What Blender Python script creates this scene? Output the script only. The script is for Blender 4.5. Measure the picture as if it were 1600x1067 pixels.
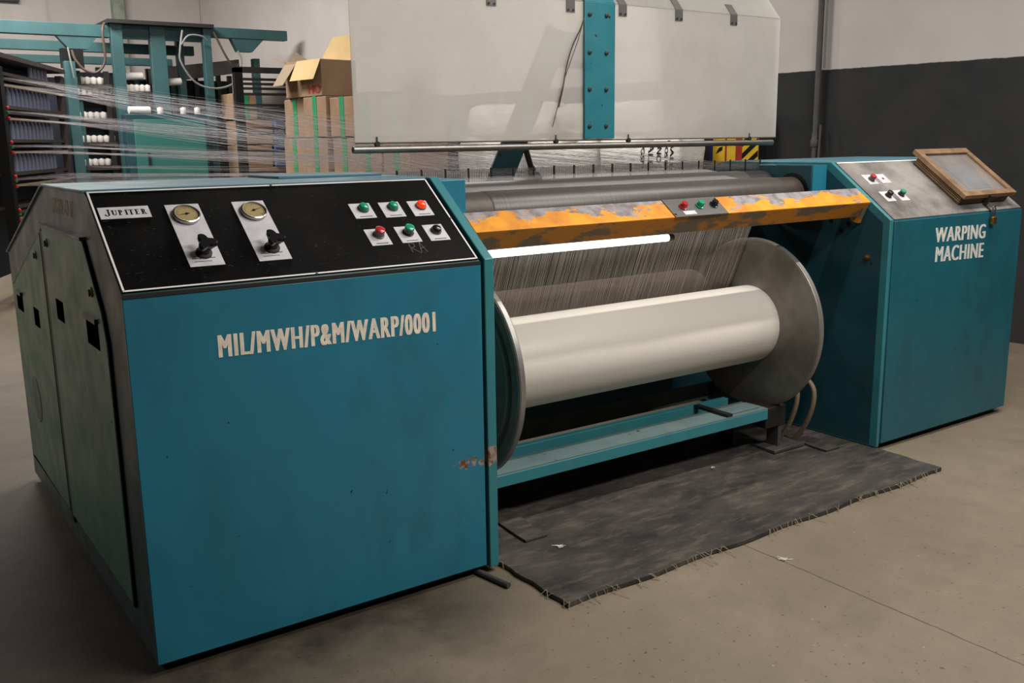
import bpy, bmesh, math, random
from mathutils import Vector, Matrix
random.seed(7)
S = bpy.context.scene
COL = S.collection
for o in list(bpy.data.objects): bpy.data.objects.remove(o)

# ------------------------------------------------------------------ camera
cam_d = bpy.data.cameras.new('camera'); cam = bpy.data.objects.new('camera', cam_d); COL.objects.link(cam)
YAW, PITCH, ROLL, FPX = 0.60486, -0.20546, -0.0146, 1501.36
f = Vector((math.sin(YAW)*math.cos(PITCH), math.cos(YAW)*math.cos(PITCH), math.sin(PITCH)))
r0 = Vector((math.cos(YAW), -math.sin(YAW), 0)); u0 = r0.cross(f)
rr = math.cos(ROLL)*r0 + math.sin(ROLL)*u0; uu = -math.sin(ROLL)*r0 + math.cos(ROLL)*u0
M = Matrix((rr, uu, -f)).transposed().to_4x4(); M.translation = Vector((-0.529, -2.42507, 1.364))
cam.matrix_world = M
cam_d.sensor_fit = 'HORIZONTAL'; cam_d.sensor_width = 36; cam_d.lens = FPX/1600*36; cam_d.clip_start = 0.05
S.camera = cam
# ------------------------------------------------------------------ view, world, lights
S.view_settings.view_transform = 'Standard'; S.view_settings.look = 'None'
S.view_settings.gamma = 1.0; S.view_settings.use_curve_mapping = False
S.view_settings.exposure = 0.0
W = bpy.data.worlds.new('world'); S.world = W; W.use_nodes = True
W.node_tree.nodes['Background'].inputs[0].default_value = (0.9, 0.95, 1, 1)
W.node_tree.nodes['Background'].inputs[1].default_value = 0.02
def area(name, loc, to, sx, sy, power, color):
    d = bpy.data.lights.new(name, 'AREA'); d.shape = 'RECTANGLE'; d.size = sx; d.size_y = sy; d.energy = power; d.color = color
    o = bpy.data.objects.new(name, d); COL.objects.link(o); o.location = loc
    o.rotation_euler = (Vector(to)-Vector(loc)).to_track_quat('-Z', 'Y').to_euler(); return o
WARM = (1.0, 0.965, 0.92)
area('ceiling_lamp_over_beam', (3.3, -0.64, 3.5), (3.3, -0.64, 0), 3.2, 0.07, 92, WARM)
area('ceiling_lamp_front', (2.2, -2.4, 3.3), (2.0, -1.4, 0), 2.2, 0.2, 110, WARM)
area('ceiling_lamp_middle', (2.6, 3.6, 4.1), (2.6, 3.6, 0), 2.4, 0.3, 95, WARM)
area('ceiling_lamp_back', (1.2, 8.2, 4.1), (1.6, 8.6, 0), 2.4, 0.4, 248, WARM)
area('ceiling_lamp_left', (-2.6, 8.5, 4.1), (-2.6, 8.5, 0), 0.5, 2.4, 175, WARM)

# ------------------------------------------------------------------ materials
def srgb(r, g, b):
    c = lambda v: (v/255/12.92) if v/255 <= 0.04045 else ((v/255+0.055)/1.055)**2.4
    return (c(r), c(g), c(b), 1)
class NT:
    def __init__(s, name):
        s.m = bpy.data.materials.new(name); s.m.use_nodes = True; s.t = s.m.node_tree; s.n = s.t.nodes
        s.b = s.n['Principled BSDF']; s.out = s.n['Material Output']; s.tc = s.n.new('ShaderNodeTexCoord')
    def new(s, k): return s.n.new(k)
    def link(s, a, b): s.t.links.new(a, b)
    def noise(s, scale, detail=3, rough=0.55, stretch=None, coord='Object'):
        n = s.new('ShaderNodeTexNoise'); n.inputs['Scale'].default_value = scale; n.inputs['Detail'].default_value = detail; n.inputs['Roughness'].default_value = rough
        if stretch:
            mp = s.new('ShaderNodeMapping'); mp.inputs['Scale'].default_value = stretch
            s.link(s.tc.outputs[coord], mp.inputs[0]); s.link(mp.outputs[0], n.inputs['Vector'])
        else: s.link(s.tc.outputs[coord], n.inputs['Vector'])
        return n.outputs[0]
    def ramp(s, fac, a, b, va=0.0, vb=1.0):
        n = s.new('ShaderNodeMapRange'); n.inputs[1].default_value = a; n.inputs[2].default_value = b
        n.inputs[3].default_value = va; n.inputs[4].default_value = vb; n.clamp = True
        s.link(fac, n.inputs[0]); return n.outputs[0]
    def math(s, op, a, b=None):
        n = s.new('ShaderNodeMath'); n.operation = op
        for i, v in enumerate((a, b)):
            if v is None: continue
            if isinstance(v, (int, float)): n.inputs[i].default_value = v
            else: s.link(v, n.inputs[i])
        return n.outputs[0]
    def mix(s, fac, a, b):
        n = s.new('ShaderNodeMix'); n.data_type = 'RGBA'
        if isinstance(fac, (int, float)): n.inputs[0].default_value = fac
        else: s.link(fac, n.inputs[0])
        for i, v in ((6, a), (7, b)):
            if isinstance(v, tuple): n.inputs[i].default_value = v
            else: s.link(v, n.inputs[i])
        return n.outputs[2]
    def color(s, c):
        if isinstance(c, tuple): s.b.inputs['Base Color'].default_value = c
        else: s.link(c, s.b.inputs['Base Color'])
    def set(s, rough=0.5, metal=0.0, spec=None, coat=0.0):
        s.b.inputs['Roughness'].default_value = rough; s.b.inputs['Metallic'].default_value = metal
        if spec is not None: s.b.inputs['Specular IOR Level'].default_value = spec
        s.b.inputs['Coat Weight'].default_value = coat
    def bump(s, h, strength, dist=0.01):
        n = s.new('ShaderNodeBump'); n.inputs['Strength'].default_value = strength; n.inputs['Distance'].default_value = dist
        s.link(h, n.inputs['Height']); s.link(n.outputs[0], s.b.inputs['Normal'])
    def xyz(s, coord='Object'):
        n = s.new('ShaderNodeSeparateXYZ'); s.link(s.tc.outputs[coord], n.inputs[0]); return n.outputs

def plain(name, c, rough=0.5, metal=0.0, var=0.12, scale=9, spec=None):
    k = NT(name); n = k.noise(scale, 4)
    d = tuple(v*(1-var*1.6) for v in c[:3])+(1,); l = tuple(min(1, v*(1+var)) for v in c[:3])+(1,)
    k.color(k.mix(k.ramp(n, 0.3, 0.7), d, l)); k.set(rough, metal, spec); return k.m
def paint(name, c, c2, rough=0.35, rust=0.0, dirt=0.35, spec=0.5, local=None):
    """gloss machine enamel: mottled colour, grime, dark chips, optional rusty scrape box (x0,x1,z0,z1)"""
    k = NT(name)
    base = k.mix(k.ramp(k.noise(2.2, 3), 0.3, 0.7), c, c2)
    g = k.ramp(k.noise(6, 6, 0.65, (1, 1, 0.45)), 0.5, 0.85, 0, dirt)
    base = k.mix(g, base, srgb(38, 44, 42))
    chip = k.ramp(k.noise(38, 2, 0.5), 0.735, 0.75)
    base = k.mix(chip, base, srgb(30, 28, 26))
    if rust:
        base = k.mix(k.ramp(k.noise(7, 7, 0.7), 0.66+(1-rust)*0.1, 0.72+(1-rust)*0.1), base, srgb(105, 62, 40))
    if local:
        x, y, z = k.xyz()
        x0, x1, z0, z1 = local
        def win(v, a, b, e): return k.math('MULTIPLY', k.ramp(v, a-e, a+e), k.ramp(v, b-e, b+e, 1, 0))
        m = k.math('MULTIPLY', win(x, x0, x1, 0.05), win(z, z0, z1, 0.016))
        m = k.math('MULTIPLY', m, k.ramp(k.noise(30, 4, 0.6, (2.2, 1, 0.8)), 0.35, 0.62))
        base = k.mix(k.ramp(m, 0.32, 0.42), base, k.mix(k.ramp(k.noise(50, 2), 0.45, 0.6), srgb(112, 62, 38), srgb(150, 140, 128)))
    k.color(base); k.set(rough, 0, spec)
    k.link(k.ramp(k.noise(9, 4), 0.3, 0.7, rough-0.06, rough+0.12), k.b.inputs['Roughness'])
    k.bump(k.noise(3.0, 2), 0.06, 0.02)
    return k.m
TEAL, TEAL2 = srgb(34, 112, 134), srgb(36, 120, 144)
m_front = paint('teal_enamel_front', TEAL, TEAL2, 0.3, local=(0.37, 0.52, 0.372, 0.402))
m_teal = paint('teal_enamel', TEAL, TEAL2, 0.33)
m_teal_r = paint('teal_enamel_worn', srgb(26, 88, 101), srgb(28, 95, 108), 0.33, dirt=0.45)
m_edge = paint('teal_enamel_edge', srgb(46, 118, 126), srgb(54, 126, 132), 0.35, rust=0.55, local=(0.44, 0.60, 0.365, 0.425))
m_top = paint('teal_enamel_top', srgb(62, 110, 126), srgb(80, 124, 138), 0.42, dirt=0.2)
m_side = paint('green_enamel_side', srgb(74, 130, 108), srgb(86, 140, 114), 0.36, dirt=0.3, spec=0.36)
m_sideframe = paint('grey_green_enamel', srgb(44, 74, 71), srgb(52, 80, 75), 0.36, dirt=0.4, spec=0.4)
m_dteal = paint('dark_teal_enamel', srgb(22, 62, 72), srgb(26, 72, 82), 0.42, dirt=0.6, rust=0.25)
m_teal_far = paint('teal_creel_enamel', srgb(44, 80, 83), srgb(52, 92, 94), 0.5)
m_greendoor = paint('green_cabinet_enamel', srgb(44, 108, 102), srgb(50, 116, 108), 0.5, dirt=0.1)
m_black = plain('black', srgb(14, 14, 14), 0.5, spec=0.3)
m_recess_shade = plain('recess_shade', srgb(4, 4, 4), 1.0, spec=0.0)  # flat black standing in for the shade of recesses without modelled depth
m_dark = plain('dark_iron', srgb(30, 28, 28), 0.55)
m_rubber = plain('black_rubber', srgb(22, 22, 22), 0.6)
m_panel = None
k = NT('black_panel_enamel'); sc = k.ramp(k.noise(60, 2, 0.5, (1, 9, 1)), 0.70, 0.76, 0, 0.5); sm = k.ramp(k.noise(5, 6, 0.7), 0.5, 0.8, 0, 0.18)
k.color(k.mix(sc, k.mix(sm, srgb(5, 5, 5), srgb(60, 57, 55)), srgb(120, 116, 110))); k.set(0.4, 0, 0.12); m_panel = k.m
m_white = plain('white_print', srgb(232, 228, 224), 0.5, var=0.04)
m_plate = plain('white_plate', srgb(205, 202, 205), 0.4, var=0.08, scale=30)
m_cream = plain('cream_paint', srgb(238, 226, 206), 0.55, var=0.12, scale=40)
m_letter2 = plain('pale_paint', srgb(214, 214, 208), 0.55, var=0.12, scale=40)
m_ochre = plain('ochre_paint', srgb(196, 176, 112), 0.6)
m_chrome = plain('bright_steel', srgb(170, 165, 158), 0.28, 1.0)
m_steel = plain('brushed_steel', srgb(130, 126, 120), 0.42, 0.9)
m_greysteel = plain('grey_steel', srgb(100, 97, 94), 0.5, 0.6)
m_dial = plain('gauge_dial', srgb(168, 150, 104), 0.5, var=0.06)
m_scratch = plain('scratch', srgb(92, 88, 84), 0.6)
def lens(name, c, e=0.0):
    k = NT(name); k.color(c); k.set(0.22, 0, 0.6)
    if e: k.b.inputs['Emission Color'].default_value = c; k.b.inputs['Emission Strength'].default_value = e
    return k.m
m_gbtn = lens('green_lens', srgb(24, 150, 112)); m_rbtn = lens('red_cap', srgb(176, 40, 48)); m_olamp = lens('lit_red_lens', srgb(255, 64, 20), 0.45); m_bbtn = lens('black_cap', srgb(24, 24, 26))
# worn yellow bar
k = NT('worn_yellow_paint'); x, y, z = k.xyz()
n = k.math('ADD', k.noise(15, 8, 0.68, (0.5, 1.3, 1.3)), k.ramp(k.noise(1.5, 2, 0.5, (1, 0.2, 0.2)), 0.3, 0.7, -0.13, 0.10))
n = k.math('ADD', n, k.ramp(z, 0.0, 0.06, -0.12, 0.13))
worn = k.ramp(n, 0.512, 0.53)
col = k.mix(worn, k.mix(k.ramp(k.noise(14, 4), 0.4, 0.7), srgb(230, 154, 6), srgb(200, 120, 12)), k.mix(k.ramp(k.noise(25, 4), 0.4, 0.65), srgb(150, 145, 150), srgb(112, 104, 100)))
k.color(col); k.set(0.45); m_yellow = k.m
k = NT('orange_worn_paint'); worn = k.ramp(k.noise(5, 6, 0.65, (1, 2, 2)), 0.5, 0.56)
k.color(k.mix(worn, srgb(190, 122, 30), srgb(112, 98, 76))); k.set(0.5); m_orange = k.m
# yarn package
k = NT('wound_white_yarn'); st = k.noise(1.0, 2, 0.6, (420, 0.4, 0.4))
k.color(k.mix(k.ramp(st, 0.3, 0.7), srgb(214, 207, 197), srgb(224, 218, 208))); k.set(0.42, 0, 0.35); k.bump(st, 0.04, 0.002); m_yarn = k.m
k = NT('warp_yarn_thread'); k.color(srgb(176, 170, 174)); k.set(0.5); m_thread = k.m
k = NT('lit_yarn_thread'); k.color(srgb(214, 206, 198)); k.set(0.5); m_thread_lit = k.m  # lighter copy of the thread, with the tube lamp's light put into its colour
k = NT('grey_yarn_band'); st = k.noise(1.0, 3, 0.7, (260, 1.0, 1.0)); k.color(k.mix(k.ramp(st, 0.35, 0.65), srgb(62, 58, 54), srgb(88, 84, 79))); k.set(0.4, 0.25); m_band = k.m
# beam flange
k = NT('smudged_flange_steel'); n1 = k.ramp(k.noise(4.5, 5, 0.6), 0.3, 0.72)
k.color(k.mix(n1, srgb(112, 106, 98), srgb(160, 154, 146))); k.set(0.48, 0.55); k.bump(k.noise(30, 3), 0.03, 0.003); m_flange = k.m
m_backp = plain('grey_green_panel', srgb(108, 116, 106), 0.6)
m_dull = plain('dull_brown_steel', srgb(70, 62, 56), 0.5, 0.3)
m_rim = plain('flange_rim', srgb(150, 147, 142), 0.4, 0.6)
k = NT('press_roller_skin'); k.color(k.mix(k.ramp(k.noise(6, 4, 0.6, (1, 3, 3)), 0.3, 0.7), srgb(156, 132, 120), srgb(186, 164, 152))); k.set(0.3, 0.2); m_press = k.m
# concrete
k = NT('concrete_floor'); xs = k.xyz()
n1 = k.ramp(k.noise(0.9, 6, 0.62), 0.3, 0.72); n2 = k.ramp(k.noise(7, 7, 0.7), 0.3, 0.7)
c = k.mix(n1, srgb(114, 102, 86), srgb(138, 126, 108)); c = k.mix(k.math('MULTIPLY', n2, 0.35), c, srgb(100, 90, 76))
pit = k.ramp(k.noise(58, 3, 0.55), 0.655, 0.71); c = k.mix(k.math('MULTIPLY', pit, 0.9), c, srgb(74, 66, 56))
pale = k.ramp(k.noise(60, 3, 0.5, (1, 1.4, 1)), 0.72, 0.78); c = k.mix(k.math('MULTIPLY', pale, 0.6), c, srgb(205, 196, 178))
st = k.ramp(k.noise(1.6, 5, 0.6, (1, 1.3, 1)), 0.56, 0.8, 0, 0.5); c = k.mix(st, c, srgb(78, 68, 58))
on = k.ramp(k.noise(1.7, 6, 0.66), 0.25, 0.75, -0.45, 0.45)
grime_shade = k.math('MULTIPLY', k.ramp(k.math('ADD', xs[0], on), 0.1, 0.75, 1, 0), k.ramp(k.math('ADD', xs[1], on), 0.9, 1.9, 1, 0))  # grime that also paints the left cabinet's shade onto the floor
grime_shade_front = k.math('MULTIPLY', k.ramp(k.math('ADD', xs[1], k.math('MULTIPLY', on, 0.4)), -0.42, -0.02), k.ramp(k.math('ADD', xs[0], k.math('MULTIPLY', on, 0.3)), 0.8, 1.25, 1, 0))
grime_shade = k.math('MAXIMUM', grime_shade, k.math('MULTIPLY', grime_shade_front, k.ramp(xs[1], 0.9, 1.9, 1, 0)))
c = k.mix(k.math('MULTIPLY', grime_shade, k.ramp(k.noise(9, 6, 0.7), 0.25, 0.7, 0.97, 0.74)), c, srgb(33, 28, 23))
wob = k.math('ADD', xs[0], k.ramp(k.noise(9, 3), 0, 1, -0.008, 0.008))
jt = k.ramp(k.math('ABSOLUTE', k.math('SUBTRACT', wob, 1.866)), 0.0012, 0.0042, 1, 0); c = k.mix(k.math('MULTIPLY', jt, 0.8), c, srgb(70, 60, 50))
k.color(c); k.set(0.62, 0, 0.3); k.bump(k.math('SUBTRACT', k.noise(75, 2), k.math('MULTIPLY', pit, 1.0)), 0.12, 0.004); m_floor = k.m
# two-tone wall
def wallmat(name, dado):
    k = NT(name); xs = k.xyz()
    w = k.mix(k.ramp(k.noise(1.3, 5, 0.6), 0.3, 0.7), srgb(192, 184, 180), srgb(204, 197, 193))
    st = k.ramp(k.noise(1.2, 4, 0.6, (3, 3, 0.25)), 0.66, 0.8, 0, 0.45); w = k.mix(st, w, srgb(150, 134, 118))
    if dado:
        d = k.mix(k.ramp(k.noise(3, 6, 0.6), 0.35, 0.75), srgb(44, 45, 46), srgb(56, 56, 57))
        e = k.math('ADD', xs[2], k.ramp(k.noise(14, 2), 0, 1, -0.006, 0.006))
        w = k.mix(k.ramp(e, dado-0.003, dado+0.003), d, w)
    k.color(w); k.set(0.75, 0, 0.25); k.bump(k.noise(25, 4), 0.06, 0.01); return k.m
m_wall = wallmat('white_over_charcoal_wall', 1.845); m_wallb = wallmat('white_wall', None)
m_ceil = plain('ceiling_sheet', srgb(112, 110, 106), 0.8)
m_mat = None
k = NT('black_rubber_mat'); n1 = k.ramp(k.noise(3.2, 7, 0.68, (0.8, 1.6, 1)), 0.32, 0.72); n2 = k.ramp(k.noise(14, 6, 0.7, (0.5, 2, 1)), 0.5, 0.75)
c = k.mix(n1, srgb(35, 33, 33), srgb(82, 77, 71)); c = k.mix(k.math('MULTIPLY', n2, 0.5), c, srgb(128, 118, 104)); k.color(c); k.set(0.6, 0, 0.35); k.bump(k.noise(20, 4), 0.15, 0.006); m_mat = k.m
m_frayed = plain('frayed_jute', srgb(150, 134, 108), 0.9)
# smoky polycarbonate
k = NT('hazy_polycarbonate'); k.n.remove(k.b)
tr = k.new('ShaderNodeBsdfTransparent'); di = k.new('ShaderNodeBsdfDiffuse'); tl = k.new('ShaderNodeBsdfTranslucent'); gl = k.new('ShaderNodeBsdfGlossy')
haze = k.mix(k.ramp(k.noise(4, 5, 0.65), 0.3, 0.75), srgb(240, 234, 226), srgb(250, 246, 240)); k.link(haze, di.inputs[0]); k.link(haze, tl.inputs[0]); gl.inputs['Roughness'].default_value = 0.12
a = k.new('ShaderNodeMixShader'); a.inputs[0].default_value = 0.62; k.link(di.outputs[0], a.inputs[1]); k.link(tl.outputs[0], a.inputs[2])
b = k.new('ShaderNodeMixShader'); k.link(k.ramp(k.noise(3, 5, 0.6), 0.25, 0.8, 0.50, 0.64), b.inputs[0]); k.link(tr.outputs[0], b.inputs[1]); k.link(a.outputs[0], b.inputs[2])
fr = k.new('ShaderNodeFresnel'); fr.inputs[0].default_value = 1.45
c = k.new('ShaderNodeMixShader'); k.link(fr.outputs[0], c.inputs[0]); k.link(b.outputs[0], c.inputs[1]); k.link(gl.outputs[0], c.inputs[2]); k.link(c.outputs[0], k.out.inputs[0]); m_poly = k.m
m_strut = paint('teal_strut', srgb(38, 108, 120), srgb(42, 116, 128), 0.35)
m_tubelamp = lens('lit_tube', (1, 0.97, 0.9, 1), 3.2)
m_wood = plain('worn_timber', srgb(134, 104, 74), 0.65, var=0.25, scale=14)
m_woodd = plain('dark_timber', srgb(84, 64, 46), 0.7, var=0.3, scale=20)
k = NT('dusty_glass_lid'); k.color(k.mix(k.ramp(k.noise(5, 4), 0.35, 0.7), srgb(112, 104, 100), srgb(140, 134, 130))); k.set(0.16, 0, 0.6); m_glass = k.m
m_paper = plain('pale_blue_paper', srgb(122, 122, 126), 0.5)
k = NT('grey_console_plate'); k.color(k.mix(k.ramp(k.noise(3.5, 5, 0.65), 0.35, 0.68), srgb(96, 90, 88), srgb(172, 166, 160))); k.set(0.4, 0.3); m_cons = k.m
m_card = plain('brown_card', srgb(152, 122, 94), 0.8, var=0.12, scale=3)
m_cardl = plain('pale_card', srgb(196, 168, 118), 0.8, var=0.08, scale=3)
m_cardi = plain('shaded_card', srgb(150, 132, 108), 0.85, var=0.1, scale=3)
m_strap = plain('green_strap', srgb(40, 138, 92), 0.5)
m_bluecard = plain('blue_card', srgb(64, 90, 128), 0.7)
m_redink = plain('red_ink', srgb(176, 44, 44), 0.7); m_blueink = plain('blue_ink', srgb(80, 100, 190), 0.7)
k = NT('crinkled_white_film'); k.color(k.mix(k.ramp(k.noise(3, 4), 0.3, 0.7), srgb(236, 232, 226), srgb(246, 243, 238))); k.set(0.35, 0, 0.5); k.bump(k.noise(9, 5, 0.7, (1, 1, 2)), 0.6, 0.04); m_film = k.m
m_cop = plain('lilac_yarn', srgb(150, 158, 186), 0.7, var=0.2, scale=5)
m_bob = plain('white_bobbin_yarn', srgb(226, 220, 214), 0.6, var=0.05)
m_tray = plain('brown_tray', srgb(62, 52, 50), 0.7)
m_navy = plain('navy_panel', srgb(38, 44, 58), 0.7)
m_red = plain('red_plastic', srgb(200, 40, 40), 0.4); m_grn = plain('green_plastic', srgb(40, 120, 70), 0.4)
m_cable = plain('pale_cable', srgb(120, 124, 122), 0.6); m_cabled = plain('brown_cable', srgb(74, 58, 48), 0.6)
m_hose = plain('tan_hose', srgb(120, 104, 84), 0.5)
m_yel = plain('hazard_yellow', srgb(226, 186, 50), 0.5); m_hred = plain('hazard_red', srgb(170, 50, 36), 0.5); m_hblue = plain('deep_blue', srgb(40, 44, 120), 0.5)
m_brass = plain('brass', srgb(150, 120, 62), 0.35, 0.9)
m_pillar = plain('mossy_pillar_paint', srgb(150, 160, 142), 0.8, var=0.3, scale=5)
m_greypipe = plain('grey_pipe_paint', srgb(78, 76, 76), 0.6)

# ------------------------------------------------------------------ builders
class MB:
    def __init__(s, mat=None): s.v = []; s.f = []; s.M = mat or Matrix()
    def add(s, vs, fs):
        o = len(s.v); s.v += [s.M @ Vector(p) for p in vs]; s.f += [tuple(i+o for i in q) for q in fs]; return s
    def box(s, x0, x1, y0, y1, z0, z1):
        return s.add([(x0,y0,z0),(x1,y0,z0),(x1,y1,z0),(x0,y1,z0),(x0,y0,z1),(x1,y0,z1),(x1,y1,z1),(x0,y1,z1)],
            [(0,3,2,1),(4,5,6,7),(0,1,5,4),(1,2,6,5),(2,3,7,6),(3,0,4,7)])
    def extrude(s, poly, d):
        n = len(poly); d = Vector(d); p = [Vector(q) for q in poly]
        return s.add(p+[q+d for q in p], [tuple(reversed(range(n))), tuple(range(n, 2*n))]+[(i, (i+1) % n, n+(i+1) % n, n+i) for i in range(n)])
    def prism_x(s, yz, x0, x1): return s.extrude([(x0, a, b) for a, b in yz], (x1-x0, 0, 0))
    def prism_z(s, xy, z0, z1): return s.extrude([(a, b, z0) for a, b in xy], (0, 0, z1-z0))
    def lathe(s, prof, o, axis, seg=48, caps=True):
        ax = Vector(axis).normalized(); t = Vector((0, 0, 1)) if abs(ax.z) < .9 else Vector((1, 0, 0))
        a = ax.cross(t).normalized(); b = ax.cross(a); o = Vector(o); vs = []; fs = []
        for rad, h in prof:
            for i in range(seg):
                q = 2*math.pi*i/seg; vs.append(o+ax*h+(a*math.cos(q)+b*math.sin(q))*rad)
        for j in range(len(prof)-1):
            for i in range(seg):
                i2 = (i+1) % seg; fs.append((j*seg+i, (j+1)*seg+i, (j+1)*seg+i2, j*seg+i2))
        if caps:
            fs.append(tuple(range(seg))); k = (len(prof)-1)*seg; fs.append(tuple(k+i for i in reversed(range(seg))))
        return s.add(vs, fs)
    def cyl(s, p, q, r, seg=24):
        p, q = Vector(p), Vector(q); return s.lathe([(r, 0), (r, (q-p).length)], p, q-p, seg)
    def tube(s, pts, r, seg=8):
        P = [Vector(p) for p in pts]; vs = []; fs = []; n = len(P); up = Vector((0.13, 0.21, 0.97)).normalized(); a0 = None
        for i in range(n):
            t = (P[min(i+1, n-1)]-P[max(i-1, 0)]).normalized()
            if a0 is None:
                a0 = t.cross(up if abs(t.dot(up)) < .95 else Vector((1, 0, 0))).normalized()
            else: a0 = (a0-t*a0.dot(t)).normalized()
            b = t.cross(a0)
            for j in range(seg):
                q = 2*math.pi*j/seg; vs.append(P[i]+(a0*math.cos(q)+b*math.sin(q))*r)
        for i in range(n-1):
            for j in range(seg):
                j2 = (j+1) % seg; fs.append((i*seg+j, i*seg+j2, (i+1)*seg+j2, (i+1)*seg+j))
        fs.append(tuple(reversed(range(seg)))); fs.append(tuple((n-1)*seg+j for j in range(seg)))
        return s.add(vs, fs)
    def sphere(s, c, r, seg=16, squash=1.0):
        prof = [(max(1e-4, r*math.sin(math.pi*i/10)), -r*squash*math.cos(math.pi*i/10)) for i in range(11)]
        return s.lathe(prof, c, (0, 0, 1), seg)
    def build(s, name, mat, parent=None, bevel=0.0, smooth=True, label=None):
        off = Vector()
        p = parent
        if p is not None:
            while p.parent: p = p.parent
            off = Vector(p.location)
        me = bpy.data.meshes.new(name); me.from_pydata([v-off for v in s.v], [], s.f); me.materials.append(mat)
        bm = bmesh.new(); bm.from_mesh(me); bmesh.ops.recalc_face_normals(bm, faces=bm.faces); bm.to_mesh(me); bm.free()
        if smooth: me.shade_smooth(); me.set_sharp_from_angle(angle=math.radians(35))
        o = bpy.data.objects.new(name, me); COL.objects.link(o)
        if parent is not None: o.parent = parent
        if bevel:
            b = o.modifiers.new('bevel', 'BEVEL'); b.width = bevel; b.segments = 2; b.limit_method = 'ANGLE'; b.angle_limit = math.radians(30)
        if label: o['label'] = label
        return o
def thing(name, label, cat, loc=(0, 0, 0), group=None):
    o = bpy.data.objects.new(name, None); COL.objects.link(o); o.location = loc; o.empty_display_size = 0.1
    o['label'] = label; o['category'] = cat
    if group: o['group'] = group
    return o
def smooth_path(pts, sub=5):
    out = []
    for i in range(len(pts)-1):
        p_, q_ = Vector(pts[i]), Vector(pts[i+1]); pm = Vector(pts[max(i-1, 0)]); qn = Vector(pts[min(i+2, len(pts)-1)])
        for k_ in range(sub):
            t_ = k_/sub; out.append(.5*((2*p_)+(q_-pm)*t_+(2*pm-5*p_+4*q_-qn)*t_*t_+(3*p_-pm-3*q_+qn)*t_**3))
    return out+[Vector(pts[-1])]
def tag(o, label, cat, group=None, kind=None):
    o['label'] = label; o['category'] = cat
    if group: o['group'] = group
    if kind: o['kind'] = kind
    return o
def struct(o): o['kind'] = 'structure'; return o
def box(name, mat, dims, parent=None, bevel=0.0, label=None): return MB().box(*dims).build(name, mat, parent, bevel, label=label)
def text(name, s, mat, parent, o, u, v, w, h, depth=0.0006, space=1.0, fat=(0,)):
    """flat painted lettering filling a w x h box at o, along u (right) and v (up)"""
    cu = bpy.data.curves.new(name, 'FONT'); cu.body = s; cu.space_character = space; cu.resolution_u = 4
    t = bpy.data.objects.new('t', cu); COL.objects.link(t); bpy.context.view_layer.update()
    me = bpy.data.meshes.new_from_object(t.evaluated_get(bpy.context.evaluated_depsgraph_get()))
    vs = [p.co.copy() for p in me.vertices]; fs = [tuple(p.vertices) for p in me.polygons]
    bpy.data.objects.remove(t); bpy.data.curves.remove(cu); bpy.data.meshes.remove(me)
    x0 = min(p.x for p in vs); x1 = max(p.x for p in vs); y0 = min(p.y for p in vs); y1 = max(p.y for p in vs)
    u = Vector(u).normalized(); v = Vector(v).normalized(); n = u.cross(v); o = Vector(o)
    mb = MB()
    for i, dx in enumerate(fat): mb.add([o+u*((p.x-x0)/(x1-x0)*w+dx)+v*((p.y-y0)/(y1-y0)*h)+n*(depth+i*.00004) for p in vs], fs)
    return mb.build(name, mat, parent, smooth=False)
def copy_tree(o, parent=None):
    c = o.copy(); COL.objects.link(c); c.parent = parent
    for ch in list(o.children): copy_tree(ch, c)
    return c

# ------------------------------------------------------------------ setting
WN = Vector((1, 0.152, 0)).normalized()          # right wall normal (pointing out), wall: X + 0.152 Y = 5.91
def wl(y, inset=0.0): return 5.91-0.152*y-inset*1.0115
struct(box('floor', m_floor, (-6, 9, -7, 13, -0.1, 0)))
struct(MB().prism_z([(wl(-7), -7), (wl(-7)+.2, -7), (wl(12.2)+.2, 12.2), (wl(12.2), 12.2)], 0, 4.3).build('wall_right', m_wall, smooth=False))
struct(box('wall_back', m_wallb, (-6, 4.08, 12.0, 12.2, 0, 4.3)))
struct(box('wall_left', m_wallb, (-5.7, -5.5, -6.8, 12.0, 0, 4.3)))
struct(box('wall_front', m_wallb, (-5.5, 6.9, -7.0, -6.8, 0, 4.3)))
struct(box('ceiling', m_ceil, (-6, 9, -7, 12.2, 4.3, 4.4)))
struct(box('trim_1', m_pillar, (2.86, 3.0, 11.84, 12.0, 0, 4.3)))
struct(box('trim_2', m_dark, (0.9, 1.72, 11.9, 12.0, 3.22, 3.55)))

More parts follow.
